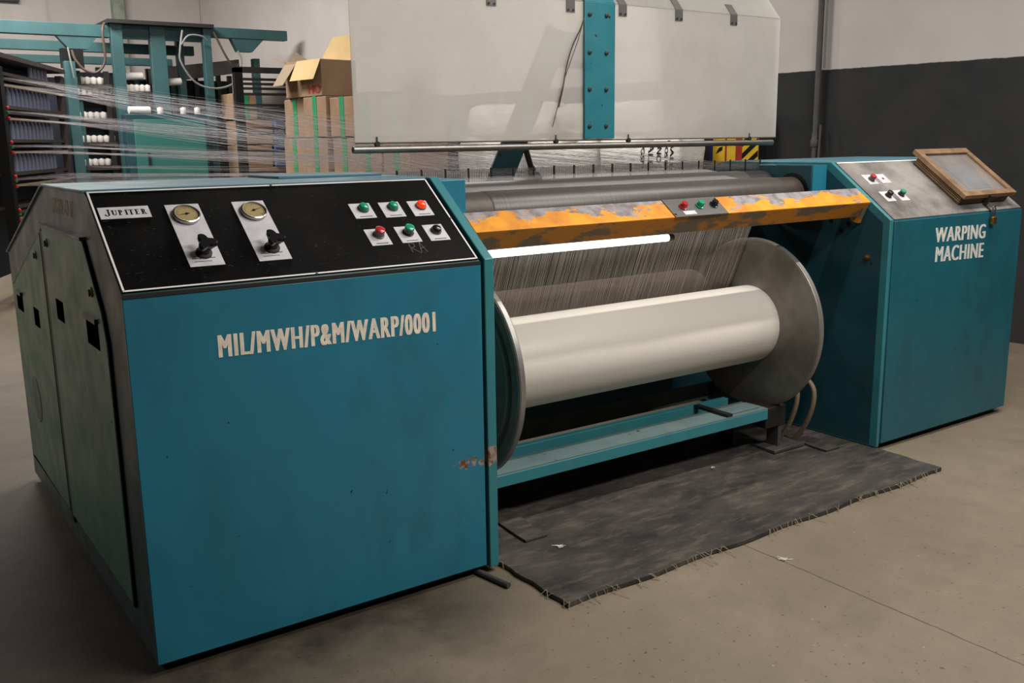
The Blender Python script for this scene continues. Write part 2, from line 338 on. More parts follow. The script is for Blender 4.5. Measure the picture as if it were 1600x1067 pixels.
# ------------------------------------------------------------------ cabinets
HF, HT, DS, D1, D2, HB, ZB = 1.0139, 1.25, 0.3122, 0.93, 1.887, 0.9615, 0.03
PROF = [(0, ZB), (0, HF), (DS, HT), (D1, HT), (D2, HB), (D2, ZB)]
sd = Vector((0, DS, HT-HF)).normalized(); sn = Vector((0, -sd.z, sd.y))
def slant(X0):
    m = Matrix.Identity(4)
    for i in range(3): m[i][0] = (1, 0, 0)[i]; m[i][1] = sd[i]; m[i][2] = sn[i]; m[i][3] = (X0, 0, HF)[i]
    return m
ML = slant(0.0); X1 = 3.1115; X2 = 4.136; MR = slant(X1)
def SB(m, *d): return MB(m).box(*d)
def button(plate_d, m, cx, cs, mat, parent, kind='dome', capt=True, r=0.0145, label=None):
    p = SB(m, *plate_d).build('button_plate', m_plate, parent, 0.0006)
    z = plate_d[5]; o = m @ Vector((cx, cs, z)); ax = m.to_3x3() @ Vector((0, 0, 1))
    if kind == 'dome':
        MB().lathe([(r+.003, 0), (r+.003, .004)], o, ax, 24).build('button_collar', m_greysteel, p)
        MB().lathe([(r, .003), (r*1.02, .011), (r*.85, .016), (r*.45, .0185), (.001, .019)], o, ax, 24).build('push_button', mat, p, label=label)
    elif kind == 'tall':
        MB().lathe([(r+.003, 0), (r+.003, .004), (r, .0045), (r, .017)], o, ax, 24).build('button_collar', m_greysteel if mat is m_rbtn else m_bbtn, p)
        MB().lathe([(r, .017), (r, .024), (r*.85, .0255), (.001, .0255)], o, ax, 24).build('push_button', mat, p, label=label)
    elif kind == 'hole':
        MB().lathe([(.006, 0), (.006, .0008)], o, ax, 16).build('blank_hole', m_black, p)
    if capt:
        x0, x1, s0, s1 = plate_d[:4]
        SB(m, x0+.016, x1-.012, s0+.006, s0+.0085, z, z+.0004).build('caption_line', m_dark, p)
    return p

L = thing('control_cabinet', 'large teal cabinet nearest the camera with black gauge panel and painted MIL/MWH lettering', 'machine cabinet', (0.54, 0.94, 0))
MB().prism_x(PROF, 0.004, 1.034).build('body', m_sideframe, L, 0.004)
MB().prism_x([(.03, 0), (.03, ZB+.02), (D2-.03, ZB+.02), (D2-.03, 0)], .03, 1.05).build('plinth', m_black, L)
MB().prism_x([(.02, ZB), (.02, HF-.01), (DS+.008, HT-.02), (D1, HT-.02), (D2-.02, HB-.02), (D2-.02, ZB)], 1.03, 1.05).build('seam_filler', m_black, L)
MB().prism_x([(-.006, ZB-.012), (-.006, HF+.003), (DS-.003, HT+.004), (D1, HT+.004), (D2, HB), (D2, ZB-.012)], 1.046, 1.08).build('edge_frame', m_edge, L, 0.003)
fp = box('front_panel', m_front, (.002, 1.033, -.006, .004, ZB+.002, HF-.012), L, 0.002)
MB().prism_x([(DS+.004, HT-.004), (DS+.004, HT+.004), (D1, HT+.004), (D2+.004, HB+.002), (D2+.004, HB-.006), (D1, HT-.004)], -.004, 1.036).build('top_cover', m_top, L, 0.002)
box('top_lid', m_top, (.655, 1.03, .61, .90, HT+.004, HT+.013), L, .002)
box('hinge_strip', m_dark, (.002, 1.033, -.007, .006, HF-.011, HF-.002), L)
cp = SB(ML, .006, 1.029, .003, .3865, -.002, .004).build('control_panel', m_panel, L)
t = MB(ML)
for d in ((.007, 1.028, .0045, .0095), (.007, 1.028, .380, .385), (.007, .012, .0045, .385), (1.023, 1.028, .0045, .385)): t.box(*d, .004, .0048)
t.build('white_border', m_white, cp)
for x in (.51, 1.0256):
    for s_ in ((.0065, .3825) if x < 1 else (.19,)): MB().lathe([(.0042, 0), (.0036, .0018), (.001, .002)], ML @ Vector((x, s_, .0045)), sn, 12).build('screw', m_steel, cp)
q = MB(ML)
for a, b in (((.83,.055),(.832,.095)), ((.832,.095),(.848,.092)), ((.848,.092),(.846,.078)), ((.846,.078),(.833,.074)), ((.833,.074),(.856,.05)), ((.858,.052),(.868,.096)), ((.868,.096),(.878,.052)), ((.86,.07),(.876,.072))):
    a = Vector(a); b = Vector(b); d = (b-a).normalized(); n_ = Vector((-d.y, d.x))*.0009
    q.add([(*(a-n_), .0043), (*(b-n_), .0043), (*(b+n_), .0043), (*(a+n_), .0043)], [(0, 1, 2, 3)])
q.build('scratched_mark', m_scratch, cp)
# name plate with serif capitals
npl = SB(ML, .018, .146, .272, .318, .004, .006).build('name_plate', m_plate, L, 0.002)
def serif(word, x0, s0, w, h, first):
    mb = MB(ML); z0, z1 = .006, .0066
    def R(x, y, a, b): mb.box(x, a, y, b, z0, z1)
    def arc(cx, cy, rx, ry, t0, t1, tk, tn):
        n = 10; ps = []
        for i in range(n+1):
            a = t0+(t1-t0)*i/n; k_ = tn+(tk-tn)*abs(math.cos(a)); ps.append(((cx+rx*math.cos(a), cy+ry*math.sin(a)), (cx+(rx-k_)*math.cos(a), cy+(ry-tn*1.3)*math.sin(a))))
        for i in range(n): mb.add([(*ps[i][0], z1), (*ps[i+1][0], z1), (*ps[i+1][1], z1), (*ps[i][1], z1)], [(0, 1, 2, 3)])
    cw = w/(len(word)+.2); x = x0
    for i, ch in enumerate(word):
        H = h*(1.28 if i == 0 and first else 1); ww = cw*.82; T = ww*.32; t_ = H*.07; y = s0-(h*.1 if i == 0 and first else 0)
        def stem(xx, a=0, b=1): R(xx, y+H*a, xx+T, y+H*b); 
        def ser(xx, yy): R(xx-T*.45, yy, xx+T*1.45, yy+t_)
        if ch == 'J': stem(x+ww*.5, .12); ser(x+ww*.5, y+H-t_); arc(x+ww*.28, y+H*.16, ww*.49, H*.2, -math.pi, 0, T, t_); mb.box(x-ww*.2, x+ww*.08, y+H*.08, y+H*.26, z0, z1)
        if ch == 'U': stem(x+.05*ww, .25); ser(x+.05*ww, y+H-t_); R(x+ww*.82, y+H*.25, x+ww*.82+T*.4, y+H); R(x+ww*.66, y+H-t_, x+ww*1.05, y+H); arc(x+ww*.48, y+H*.27, ww*.44, H*.27, -math.pi, 0, T*.8, t_)
        if ch in 'PR':
            stem(x+.12*ww); ser(x+.12*ww, y); ser(x+.12*ww, y+H-t_); arc(x+ww*.42, y+H*.74, ww*.45, H*.26, -math.pi/2, math.pi/2, T, t_); R(x+.2*ww, y+H-t_, x+ww*.45, y+H); R(x+.2*ww, y+H*.48, x+ww*.45, y+H*.48+t_)
            if ch == 'R': mb.add([(x+ww*.42, y+H*.5, z1), (x+ww*.66, y+H*.5, z1), (x+ww*1.02, y, z1), (x+ww*.76, y, z1)], [(0, 1, 2, 3)]); R(x+ww*.74, y, x+ww*1.1, y+t_)
        if ch == 'I': stem(x+.2*ww); ser(x+.2*ww, y); ser(x+.2*ww, y+H-t_)
        if ch == 'T': stem(x+.37*ww); ser(x+.37*ww, y); R(x, y+H-t_, x+ww, y+H); R(x, y+H*.75, x+ww*.07, y+H); R(x+ww*.93, y+H*.75, x+ww, y+H)
        if ch == 'E': stem(x+.14*ww); ser(x+.14*ww, y); ser(x+.14*ww, y+H-t_); R(x+.14*ww, y, x+ww*.88, y+t_); R(x+.14*ww, y+H-t_, x+ww*.85, y+H); R(x+.2*ww, y+H*.48, x+ww*.68, y+H*.48+t_); R(x+ww*.82, y, x+ww*.88, y+H*.25); R(x+ww*.8, y+H*.75, x+ww*.85, y+H); R(x+ww*.63, y+H*.38, x+ww*.68, y+H*.64)
        x += cw*(1.06 if ch != 'I' else .66)
    return mb.build('lettering', m_black, npl, smooth=False)
serif('JUPITER', .034, .2845, .108, .0200, True)
# gauges and regulators
def gauge_set(x0, x1, gx, kx, needle, glabel):
    gp = SB(ML, x0, x1, .07, .316, .004, .006).build('gauge_plate', m_plate, L, 0.0006)
    SB(ML, x0+.012, x1-.018, .0975, .1, .006, .0064).build('printed_line', m_dark, gp); SB(ML, x0+.016, x1-.03, .086, .0875, .006, .0064).build('printed_line', m_dark, gp)
    o = ML @ Vector((gx, .265, .006))
    g = MB().lathe([(.034, 0), (.036, .004), (.036, .011), (.033, .013), (.031, .0125), (.031, .009)], o, sn, 40, caps=False).build('pressure_gauge', m_chrome, L)
    MB().lathe([(.031, .0), (.031, .009), (.001, .0092)], o, sn, 32).build('dial', m_dial, g)
    md = MB(ML)
    for i in range(21):
        a = math.radians(225-270*i/20); ca, sa = math.cos(a), math.sin(a); l0 = .021 if i % 5 == 0 else .024
        md.add([(gx+ca*l0-sa*.0005, .265+sa*l0+ca*.0005, .0156), (gx+ca*.028-sa*.0005, .265+sa*.028+ca*.0005, .0156), (gx+ca*.028+sa*.0005, .265+sa*.028-ca*.0005, .0156), (gx+ca*l0+sa*.0005, .265+sa*l0-ca*.0005, .0156)], [(0, 1, 2, 3)])
    md.build('scale_marks', m_dark, g)
    c, s_ = math.cos(needle), math.sin(needle)
    MB(ML).extrude([(gx-c*.008-s_*.0012, .265-s_*.008+c*.0012, .0162), (gx-c*.008+s_*.0012, .265-s_*.008-c*.0012, .0162), (gx+c*.024, .265+s_*.024, .0162)], (0, 0, .0008)).lathe([(.004, 0), (.004, .001)], (gx, .265, .0162), (0, 0, 1), 12).build('needle', m_black, g)
    ko = ML @ Vector((kx, .116, .006))
    kb = MB().lathe([(.021, 0), (.021, .006), (.014, .008), (.012, .02), (.011, .026)], ko, sn, 24).build('regulator_knob', m_rubber, L)
    h = MB(ML); prof = []
    for i in range(36):
        a = 2*math.pi*i/36; rad = .0215+.0085*math.cos(3*a+.6); prof.append((kx+rad*math.cos(a), .116+rad*math.sin(a)))
    n = len(prof); vs = []; 
    for zz, k_ in ((.022, .55), (.027, .64), (.040, 1.0), (.050, 1.0), (.053, .86)): vs += [(kx+(a-kx)*k_, .116+(b-.116)*k_, zz) for a, b in prof]
    fs = [(j*n+i, j*n+(i+1) % n, (j+1)*n+(i+1) % n, (j+1)*n+i) for j in range(4) for i in range(n)]+[tuple(reversed(range(n))), tuple(4*n+i for i in range(n))]
    h.add(vs, fs).build('star_grip', m_bbtn, kb)
gauge_set(.188, .279, .233, .236, math.radians(190), '')
gauge_set(.371, .463, .419, .421, math.radians(20), '')
button((.713, .782, .214, .281, .004, .006), ML, .752, .254, m_gbtn, L, label='green indicator lens'); button((.811, .880, .211, .280, .004, .006), ML, .850, .253, m_gbtn, L, label='green indicator lens')
button((.909, .977, .209, .279, .004, .006), ML, .947, .251, m_olamp, L, label='lit red indicator lens')
button((.715, .781, .094, .165, .004, .006), ML, .752, .136, m_rbtn, L, 'tall', label='red push button'); button((.814, .881, .096, .167, .004, .006), ML, .850, .137, m_gbtn, L, 'tall', label='green push button with dark collar')
button((.910, .978, .095, .167, .004, .006), ML, .945, .136, m_bbtn, L, label='black push button')
text('painted_lettering', 'MIL/MWH/P&M/WARP/0001', m_cream, fp, (.227, -.0064, .828), (1, 0, -.017), (0, 0, 1), .640, .060, space=1.2, fat=(-.003, -.0015, 0, .0015, .003))
# side doors on the left end
def side_poly(name, yz, mat, x0=-.005, x1=.003, bevel=.002): return MB().prism_x(yz, x0, x1).build(name, mat, L, bevel)
dg = box('door_gap', m_black, (-.003, .004, .998, 1.046, .10, 1.10), L)
MB().prism_x([(1.0, 1.119), (.366, 1.123), (.208, .944), (.177, .862), (.177, .122), (1.81, .122), (1.81, .84), (1.04, 1.10)], -.0015, .003).build('door_recess', m_recess_shade, L)
d1 = side_poly('side_door', [(.992, 1.117), (.37, 1.117), (.215, .94), (.185, .86), (.185, .13), (.998, .13)], m_side)
d2 = side_poly('side_door', [(1.046, 1.092), (1.80, .835), (1.80, .14), (1.046, .13)], m_side)
def slot(y0, y1, z0, z1, d, lip=False):
    s_ = MB().box(-.0062, -.004, y0, y1, z0, z1).build('hand_slot', m_recess_shade, d)  # flat black slab, the shade inside the slot is painted
    if lip: MB().box(-.014, -.005, y0-.004, y1+.004, z1-.002, z1+.012).build('slot_lip', m_sideframe, d)
slot(.75, .86, .835, .90, d1); slot(.27, .415, .83, .905, d1, True); slot(1.58, 1.72, .755, .82, d2, True); slot(1.235, 1.335, .745, .81, d2)
for (y_, z_, d_) in ((.915, 1.07, d1), (.305, .985, d1), (1.155, 1.01, d2)):
    MB().lathe([(.014, 0), (.014, .003), (.009, .004), (.009, .006), (.001, .006)], (-.005, y_, z_), (-1, 0, 0), 20).box(-.014, -.010, y_-.0025, y_+.0025, z_-.011, z_+.008).build('quarter_turn_lock', m_steel, d_)
MB().lathe([(.088, 0), (.088, .0014)], (-.005, 1.51, .43), (-1, 0, 0), 40).build('round_port', m_sideframe, d2)
lt = text('painted_lettering', 'STD-MW/-CP-07', m_ochre, L, (.0036, .80, 1.172), (0, -1, 0), (0, 0, 1), .31, .046, space=1.3, fat=(-.0006, .0006))
box('panel_ledge', m_sideframe, (-.012, .004, .36, .99, 1.119, 1.128), L)

RC = thing('control_cabinet', 'teal cabinet at the far right with WARPING MACHINE lettering', 'machine cabinet', (3.62, .94, 0))
MB().prism_x(PROF, X1, X2-.004).build('body', m_teal_r, RC, 0.004)
MB().prism_x([(.03, 0), (.03, ZB+.02), (D2-.03, ZB+.02), (D2-.03, 0)], X1+.02, X2-.03).build('plinth', m_black, RC)
MB().prism_x([(.01, ZB), (.01, HF-.01), (DS+.008, HT-.01), (D1, HT-.01), (D2-.02, HB-.02), (D2-.02, ZB)], X1-.006, X1+.002).build('seam_filler', m_black, RC)
MB().prism_x([(-.004, ZB-.012), (-.004, HF+.003), (DS-.003, HT+.004), (D1, HT+.004), (D2, HB), (D2, ZB-.012)], X1-.026, X1-.005).build('edge_frame', m_edge, RC, 0.003)
isd = MB().prism_x([(.03, ZB), (.03, HF-.01), (DS+.01, HT-.03), (D1, HT-.03), (D2-.05, HB-.03), (D2-.05, ZB)], X1-.028, X1-.024).build('inner_side_panel', m_dteal, RC)
MB().lathe([(.013, 0), (.013, .006), (.008, .007), (.008, .014), (.001, .015)], (X1-.028, .095, .851), (-1, 0, 0), 6).build('hex_bolt', m_brass, isd)
for y_, z_ in ((.235, .958), (.20, .99), (.29, 1.0)): MB().lathe([(.010, 0), (.010, .002)], (X1-.028, y_, z_), (-1, 0, 0), 16).build('drilled_hole', m_black, isd)
fpr = box('front_panel', m_teal_r, (X1+.004, X2-.002, -.006, .004, ZB+.002, HF-.004), RC, 0.002)
MB().prism_x([(DS+.004, HT-.004), (DS+.004, HT+.004), (D1, HT+.004), (D2+.004, HB+.002), (D2+.004, HB-.006), (D1, HT-.004)], X1-.02, X2).build('top_cover', m_top, RC, 0.002)
cr = SB(MR, .004, X2-X1-.004, .002, .388, -.002, .004).build('control_panel', m_cons, RC)
SB(MR, .006, X2-X1-.006, .3795, .386, .004, .0055).build('panel_edging', m_white, cr)
button((.083, .146, .229, .294, .004, .006), MR, .118, .258, m_rbtn, RC, 'tall', False, .013, label='red push button'); button((.176, .242, .231, .294, .004, .006), MR, .209, .262, m_bbtn, RC, 'hole', False)
button((.083, .146, .112, .178, .004, .006), MR, .118, .146, m_bbtn, RC, 'tall', False, .013, label='black push button'); button((.183, .243, .110, .180, .004, .006), MR, .214, .148, m_gbtn, RC, 'tall', False, .013, label='green push button')
text('painted_lettering', 'WARPING', m_letter2, fpr, (X1+.309, -.0064, .899), (1, 0, -.018), (0, 0, 1), .400, .066, space=1.12, fat=(-.0045, -.0022, 0, .0022, .0045))
text('painted_lettering', 'MACHINE', m_letter2, fpr, (X1+.322, -.0064, .811), (1, 0, -.022), (0, 0, 1), .383, .069, space=1.12, fat=(-.0045, -.0022, 0, .0022, .0045))

# timber-framed box with padlock on the right console
BX = thing('display_box', 'wooden framed box with dusty glass lid lying on the right console', 'box', tuple(MR @ Vector((.73, .21, .005))))
SB(MR, .545, .945, .055, .355, .0045, .044).build('case', m_woodd, BX, 0.003)
lid = MB(MR)
for d in ((.535, .965, .045, .075), (.535, .965, .352, .388), (.535, .572, .075, .352), (.930, .965, .075, .352)): lid.box(*d, .044, .066)
lid = lid.build('lid_frame', m_wood, BX, 0.002)
SB(MR, .570, .932, .073, .354, .050, .054).build('glass_pane', m_glass, lid)
SB(MR, .64, .83, .10, .27, .0542, .0546).build('paper_sheet', m_paper, lid)
for s_ in (.016, .025, .034): SB(MR, .5425, .5455, .06, .35, s_, s_+.003).build('batten', m_wood, BX)
SB(MR, .735, .757, .034, .046, .004, .06).build('hasp', m_dark, BX); SB(MR, .738, .754, -.006, .036, .004, .0065).build('hasp_tongue', m_dark, BX)
PK = thing('padlock', 'small brass padlock hanging from the hasp of the wooden box', 'padlock', (X1+.74, -.03, .985))
MB().box(X1+.728, X1+.762, -.03, -.012, .955, .990).build('lock_body', m_brass, PK, .004)
MB().tube([(X1+.734, -.021, .988), (X1+.734, -.021, 1.028), (X1+.738, -.019, 1.038), (X1+.745, -.018, 1.041), (X1+.752, -.019, 1.038), (X1+.756, -.021, 1.028), (X1+.756, -.021, .988)], .0035).build('shackle', m_chrome, PK)

# ------------------------------------------------------------------ rollers, reed, beam
def housing(x0, x1, label):
    h = thing('roller_housing', label, 'roller housing', ((x0+x1)/2, .48, 1.0)); return h
HL = housing(1.083, 1.197, 'teal upright bracket carrying the rollers beside the gauge cabinet')
MB().box(1.083, 1.197, .33, .63, .96, 1.243).build('housing_block', m_teal, HL, .004)
HR = housing(2.985, 3.082, 'dark teal bracket carrying the rollers beside the far right cabinet')
MB().box(2.985, 3.082, .33, .63, 1.0, 1.243).build('housing_block', m_dteal, HR, .004)
box('face_strip', m_teal, (2.987, 3.081, .326, .331, 1.0, 1.242), HR)
MB().lathe([(.094, 0), (.094, .002)], (2.985, .435, 1.113), (-1, 0, 0), 40).build('bearing_hole', m_black, HR)
def roller(name, label, y, z, r, x0, x1, band, bm, em):
    t = thing(name, label, 'roller', ((x0+x1)/2, y, z))
    MB().lathe([(r-.004, 0), (r, .004), (r, x1-x0-.004), (r-.004, x1-x0)], (x0, y, z), (1, 0, 0), 64).build('roller_shell', em, t)
    MB().lathe([(r+.001, 0), (r+.003, .004), (r+.003, band[1]-band[0]-.03), (r+.0005, band[1]-band[0])], (band[0], y, z), (1, 0, 0), 64, caps=False).build('yarn_layer', bm, t)
    for a, b in ((x0-.012, x0), (x1, x1+.004)): MB().cyl((a, y, z), (b, y, z), .03).build('shaft', m_steel, t)
    return t
roller('guide_roller', 'front horizontal guide roller wrapped in grey yarn behind the yellow bar', .435, 1.113, .078, 1.21, 2.98, (1.33, 2.86), m_band, m_dull)
roller('guide_roller', 'rear horizontal guide roller half hidden behind the front one', .600, 1.146, .070, 1.21, 2.98, (1.31, 2.83), m_band, m_dark)
roller('press_roller', 'brown press roller seen through the yarn behind the white beam', .700, .640, .138, 1.20, 2.64, (1.22, 2.62), m_press, m_press)
RD = thing('reed', 'long metal reed comb standing behind the guide rollers', 'reed comb', (2.1, .70, 1.2))
box('reed_base', m_greysteel, (1.13, 3.08, .69, .72, 1.175, 1.196), RD)
mb = MB(); x = 1.135
while x < 3.07:
    mb.box(x, x+.0020, .702, .7035, 1.19, 1.262); x += .0078
w = mb.build('reed_wires', m_steel, RD, smooth=False); w['kind'] = 'stuff'
for i in range(20): MB().box(1.135+i*.102, 1.141+i*.102, .700, .705, 1.185, 1.266).build('divider', m_dark, RD)
for x in (1.20, 3.0): box('reed_foot', m_dark, (x, x+.02, .68, .73, 1.05, 1.176), RD)
CB = thing('cross_beam', 'dark teal cross beam of the machine frame below the reed', 'frame beam', (2.1, .9, 0))
box('beam_body', m_dteal, (1.083, 3.083, .88, 1.0, .16, .62), CB, .004); box('upper_beam', m_backp, (1.083, 3.083, .80, .88, .97, 1.06), CB, .004); box('back_sheet', m_backp, (1.083, 3.083, 1.0, 1.01, .03, 1.06), CB); box('belly_pan', m_dark, (1.083, 3.083, .50, .88, .03, .05), CB)

BM = thing('warp_beam', 'flanged warp beam wound with white yarn between the two cabinets', 'warp beam', (1.96, .40, .565))
AX, AY, AZ = (1, 0, 0), .40, .565
pk = MB().lathe([(.166, 0), (.168, .006), (.168, 1.467), (.165, 1.475)], (1.225, AY, AZ), AX, 96).build('yarn_package', m_yarn, BM)
def flange(x0, x1, R, inner):
    fl = MB().lathe([(.05, 0), (R-.010, 0), (R-.003, .002), (R, .006), (R, x1-x0-.006), (R-.003, x1-x0-.002), (R-.010, x1-x0), (.05, x1-x0)], (x0, AY, AZ), AX, 128).build('flange', m_flange, BM)
    MB().lathe([(R-.0095, x1-x0-.0004), (R+.0006, x1-x0-.006), (R+.0006, .006), (R-.0095, -.0004)], (x0, AY, AZ), AX, 128, caps=False).build('flange_rim', m_rim, fl)
    s_ = x0-.004 if inner < 0 else x1
    MB().lathe([(R*.80, 0), (R*.82, .004), (R*.86, .004), (R*.88, 0)], (s_, AY, AZ), AX, 96, caps=False).build('stiffening_ring', m_flange, fl)
    MB().lathe([(.10, -.0), (.085, .02), (.05, .03)], (x0 if inner < 0 else x1, AY, AZ), (inner, 0, 0), 48).build('hub', m_greysteel, fl)
flange(1.197, 1.226, .368, -1); flange(2.698, 2.728, .374, 1)
for a, b in ((1.085, 1.197), (2.728, 3.08)): MB().cyl((a, AY, AZ), (b, AY, AZ), .045, 32).build('shaft', m_greysteel, BM)

# yarn sheet from guide roller to beam
mb = MB(); tz = .18/1.4
import itertools
def strand(mb, pts, r):
    mb.tube(pts, r, 3)
n_ = 950
for i in range(n_):
    x = 1.245+(2.69-1.245)*(i+random.uniform(-.35, .35))/n_
    e = random.uniform(-.004, .004)
    strand(mb, [(x, .358+e, 1.098), (x+random.uniform(-.004, .004), .546, .648)], random.choice((.00022, .00026, .0003, .0003, .00055)))
y1 = mb.build('warp_yarn', m_thread_lit, smooth=False); tag(y1, 'sheet of fine warp threads running down onto the white beam', 'yarn', kind='stuff')

# ------------------------------------------------------------------ yellow bar, lamp, treadle
YB = thing('safety_bar', 'worn yellow crossbar joining the two cabinets in front of the rollers', 'bar', (2.08, .13, 1.085))
A, B = Vector((.167, 1.145)), Vector((.092, 1.088)); nd = Vector((.048, -.064)); Cc, Dd = B+nd, A+nd
MB().prism_x([tuple(A), tuple(B), tuple(B+nd*.04), tuple(A+nd*.04)], 1.082, 3.082).build('upper_face', m_yellow, YB, .002)
MB().prism_x([tuple(B+nd*.04), tuple(Cc), tuple(Dd), tuple(A+nd*.04)], 1.082, 3.082).build('bar_body', m_orange, YB, .002)
MB().prism_x([tuple(B+nd*.3), tuple(Cc+Vector((.0, -.028))), tuple(Cc+Vector((.03, -.02))), tuple(Dd)], 3.06, 3.083).build('end_bracket', m_orange, YB, .002)
sdb = (A-B).normalized(); MBm = Matrix.Identity(4)
for i in range(3): MBm[i][0] = (1, 0, 0)[i]; MBm[i][1] = (0, sdb.x, sdb.y)[i]; MBm[i][2] = (0, -sdb.y, sdb.x)[i]; MBm[i][3] = (0, B.x, B.y)[i]
cpn = MB(MBm).box(1.932, 2.205, -.004, .093, 0, .004).build('switch_plate', m_greysteel, YB, .001)
def sw(x, mat, lab, d=True):
    o = MBm @ Vector((x, .046, .004)); ax = MBm.to_3x3() @ Vector((0, 0, 1))
    MB().lathe([(.017, 0), (.017, .004), (.013, .005), (.013, .018), (.011, .021), (.001, .0215)], o, ax, 24).build('push_button', mat, cpn, label=lab)
sw(2.003, m_rbtn, 'red push button'); sw(2.088, m_gbtn, 'green push button'); sw(2.162, m_bbtn, 'black push button')
MB(MBm).box(1.985, 2.045, .004, .024, .004, .005).build('caption_plate', m_plate, cpn)
for x, s_ in ((1.94, .01), (2.197, .08)): MB().lathe([(.005, 0), (.004, .002)], MBm @ Vector((x, s_, .004)), MBm.to_3x3() @ Vector((0, 0, 1)), 10).build('screw', m_dark, cpn)
TL = thing('tube_lamp', 'lit fluorescent tube under the yellow crossbar', 'lamp', (1.55, .185, 1.0))
MB().cyl((1.10, .185, 1.004), (1.985, .185, 1.004), .013).build('glowing_tube', m_tubelamp, TL)
for a, b in ((1.085, 1.10), (1.985, 2.01)): MB().cyl((a, .185, 1.004), (b, .185, 1.004), .0135).build('end_cap', m_steel, TL)
box('batten', m_greysteel, (1.085, 2.02, .172, .20, 1.022, 1.036), TL)

FT = thing('foot_treadle', 'worn teal foot treadle rail along the base under the beam', 'treadle', (1.9, .3, 0))
m_trt = paint('treadle_top_enamel', srgb(92, 116, 116), srgb(110, 126, 124), 0.5, dirt=.4, rust=.3); m_trf = paint('treadle_front_enamel', srgb(44, 118, 126), srgb(58, 128, 134), 0.45, rust=.5)
box('front_rail', m_trf, (1.083, 2.63, .22, .30, .178, .222), FT, .002); box('tread_plate', m_trt, (1.083, 2.63, .222, .345, .2225, .2275), FT)
box('rear_rail', m_trf, (1.083, 2.60, .42, .45, .165, .235), FT, .002); box('tray_floor', m_trt, (1.083, 2.60, .345, .42, .165, .172), FT)
box('tread_block', m_trt, (2.42, 2.60, .245, .345, .2275, .236), FT, .002); box('cross_clip', m_dark, (2.385, 2.415, .225, .42, .228, .240), FT)
box('pivot_block', m_dark, (2.631, 2.76, .23, .36, .13, .222), FT, .004); box('pivot_foot', m_greysteel, (2.72, 2.74, .235, .30, 0.03, .26), FT, .002); box('foot_plate', m_greysteel, (2.66, 2.86, .20, .33, 0.021, .035), FT, .002)
box('support_leg', m_dark, (1.09, 1.12, .28, .36, 0.021, .18), FT); box('support_leg', m_dark, (2.57, 2.60, .36, .44, 0.021, .18), FT)
for i, (dy, dx, lab) in enumerate(((0, 0, 'tan air hose looping down nearest the right cabinet base'), (.05, -.05, 'tan air hose rising behind the right flange'))):
    h = MB().tube(smooth_path([(2.86+dx, .26+dy, .033), (2.86+dx, .20+dy, .12), (2.865+dx, .17+dy, .22), (2.87+dx, .18+dy, .29), (2.875+dx, .24+dy, .33), (2.90+dx, .32+dy, .34), (2.93+dx, .42+dy, .30)]), .011, 10).build('air_hose', m_hose)
    tag(h, lab, 'hose')

# ------------------------------------------------------------------ raised guard
SG = thing('safety_guard', 'raised hazy plastic guard hood over the rollers with teal centre strut', 'machine guard', (2.0, .62, 1.35))
ZK, GY = 1.890, .62
def pane(x0, x1, name):
    p = MB().box(x0, x1, GY, GY+.005, 1.366, ZK-.002).build('guard_pane', m_poly, SG)
    MB().extrude([(x0, GY, ZK+.001), (x0, GY+.38, ZK+.46), (x0, GY+.384, ZK+.456), (x0, GY+.005, ZK)], (x1-x0, 0, 0)).build('upper_pane', m_poly, SG)
    return p
pane(.940, 2.010, 'l'); pane(2.014, 3.080, 'r')
st = MB().box(1.932, 2.088, GY-.012, GY-.001, 1.369, ZK).extrude([(1.932, GY-.012, ZK), (1.932, GY+.37, ZK+.462), (1.932, GY+.379, ZK+.456), (1.932, GY-.001, ZK)], (.156, 0, 0)).build('centre_strut', m_strut, SG, .002)
for z_ in (1.842, 1.70, 1.56, 1.418):
    for x in (1.957, 2.042): MB().lathe([(.0085, 0), (.0085, .004), (.004, .006), (.001, .006)], (x, GY-.012, z_), (0, -1, 0), 12).build('bolt', m_dark, st)
MB().cyl((.930, GY, 1.342), (3.056, GY, 1.342), .0125, 20).build('handle_tube', m_steel, SG)
MB().cyl((.9295, GY, 1.342), (.931, GY, 1.342), .009, 16).build('tube_bore', m_black, SG)
for x in (1.022, 1.797, 2.172, 2.9): MB().box(x-.002, x+.002, GY-.003, GY+.008, 1.345, 1.385).lathe([(.009, 0), (.009, .014)], (x, GY-.008, 1.361), (0, 1, 0), 10).build('tube_clip', m_dark, SG)
box('bottom_edge_strip', m_woodd, (.942, 3.078, GY-.002, GY+.007, 1.3615, 1.3665), SG)
for x in (1.505, 1.870, 2.135, 2.445, 2.775):
    hb = MB().box(x-.021, x+.021, GY-.004, GY-.001, ZK-.045, ZK+.002).extrude([(x-.021, GY-.004, ZK), (x-.021, GY+.034, ZK+.046), (x-.021, GY+.037, ZK+.043), (x-.021, GY-.001, ZK)], (.042, 0, 0)).build('hinge_bracket', m_greysteel, SG, .001)
    for dx in (-.012, .012): MB().lathe([(.004, 0), (.004, .003)], (x+dx, GY-.004, ZK-.036), (0, -1, 0), 8).build('rivet', m_dark, hb)
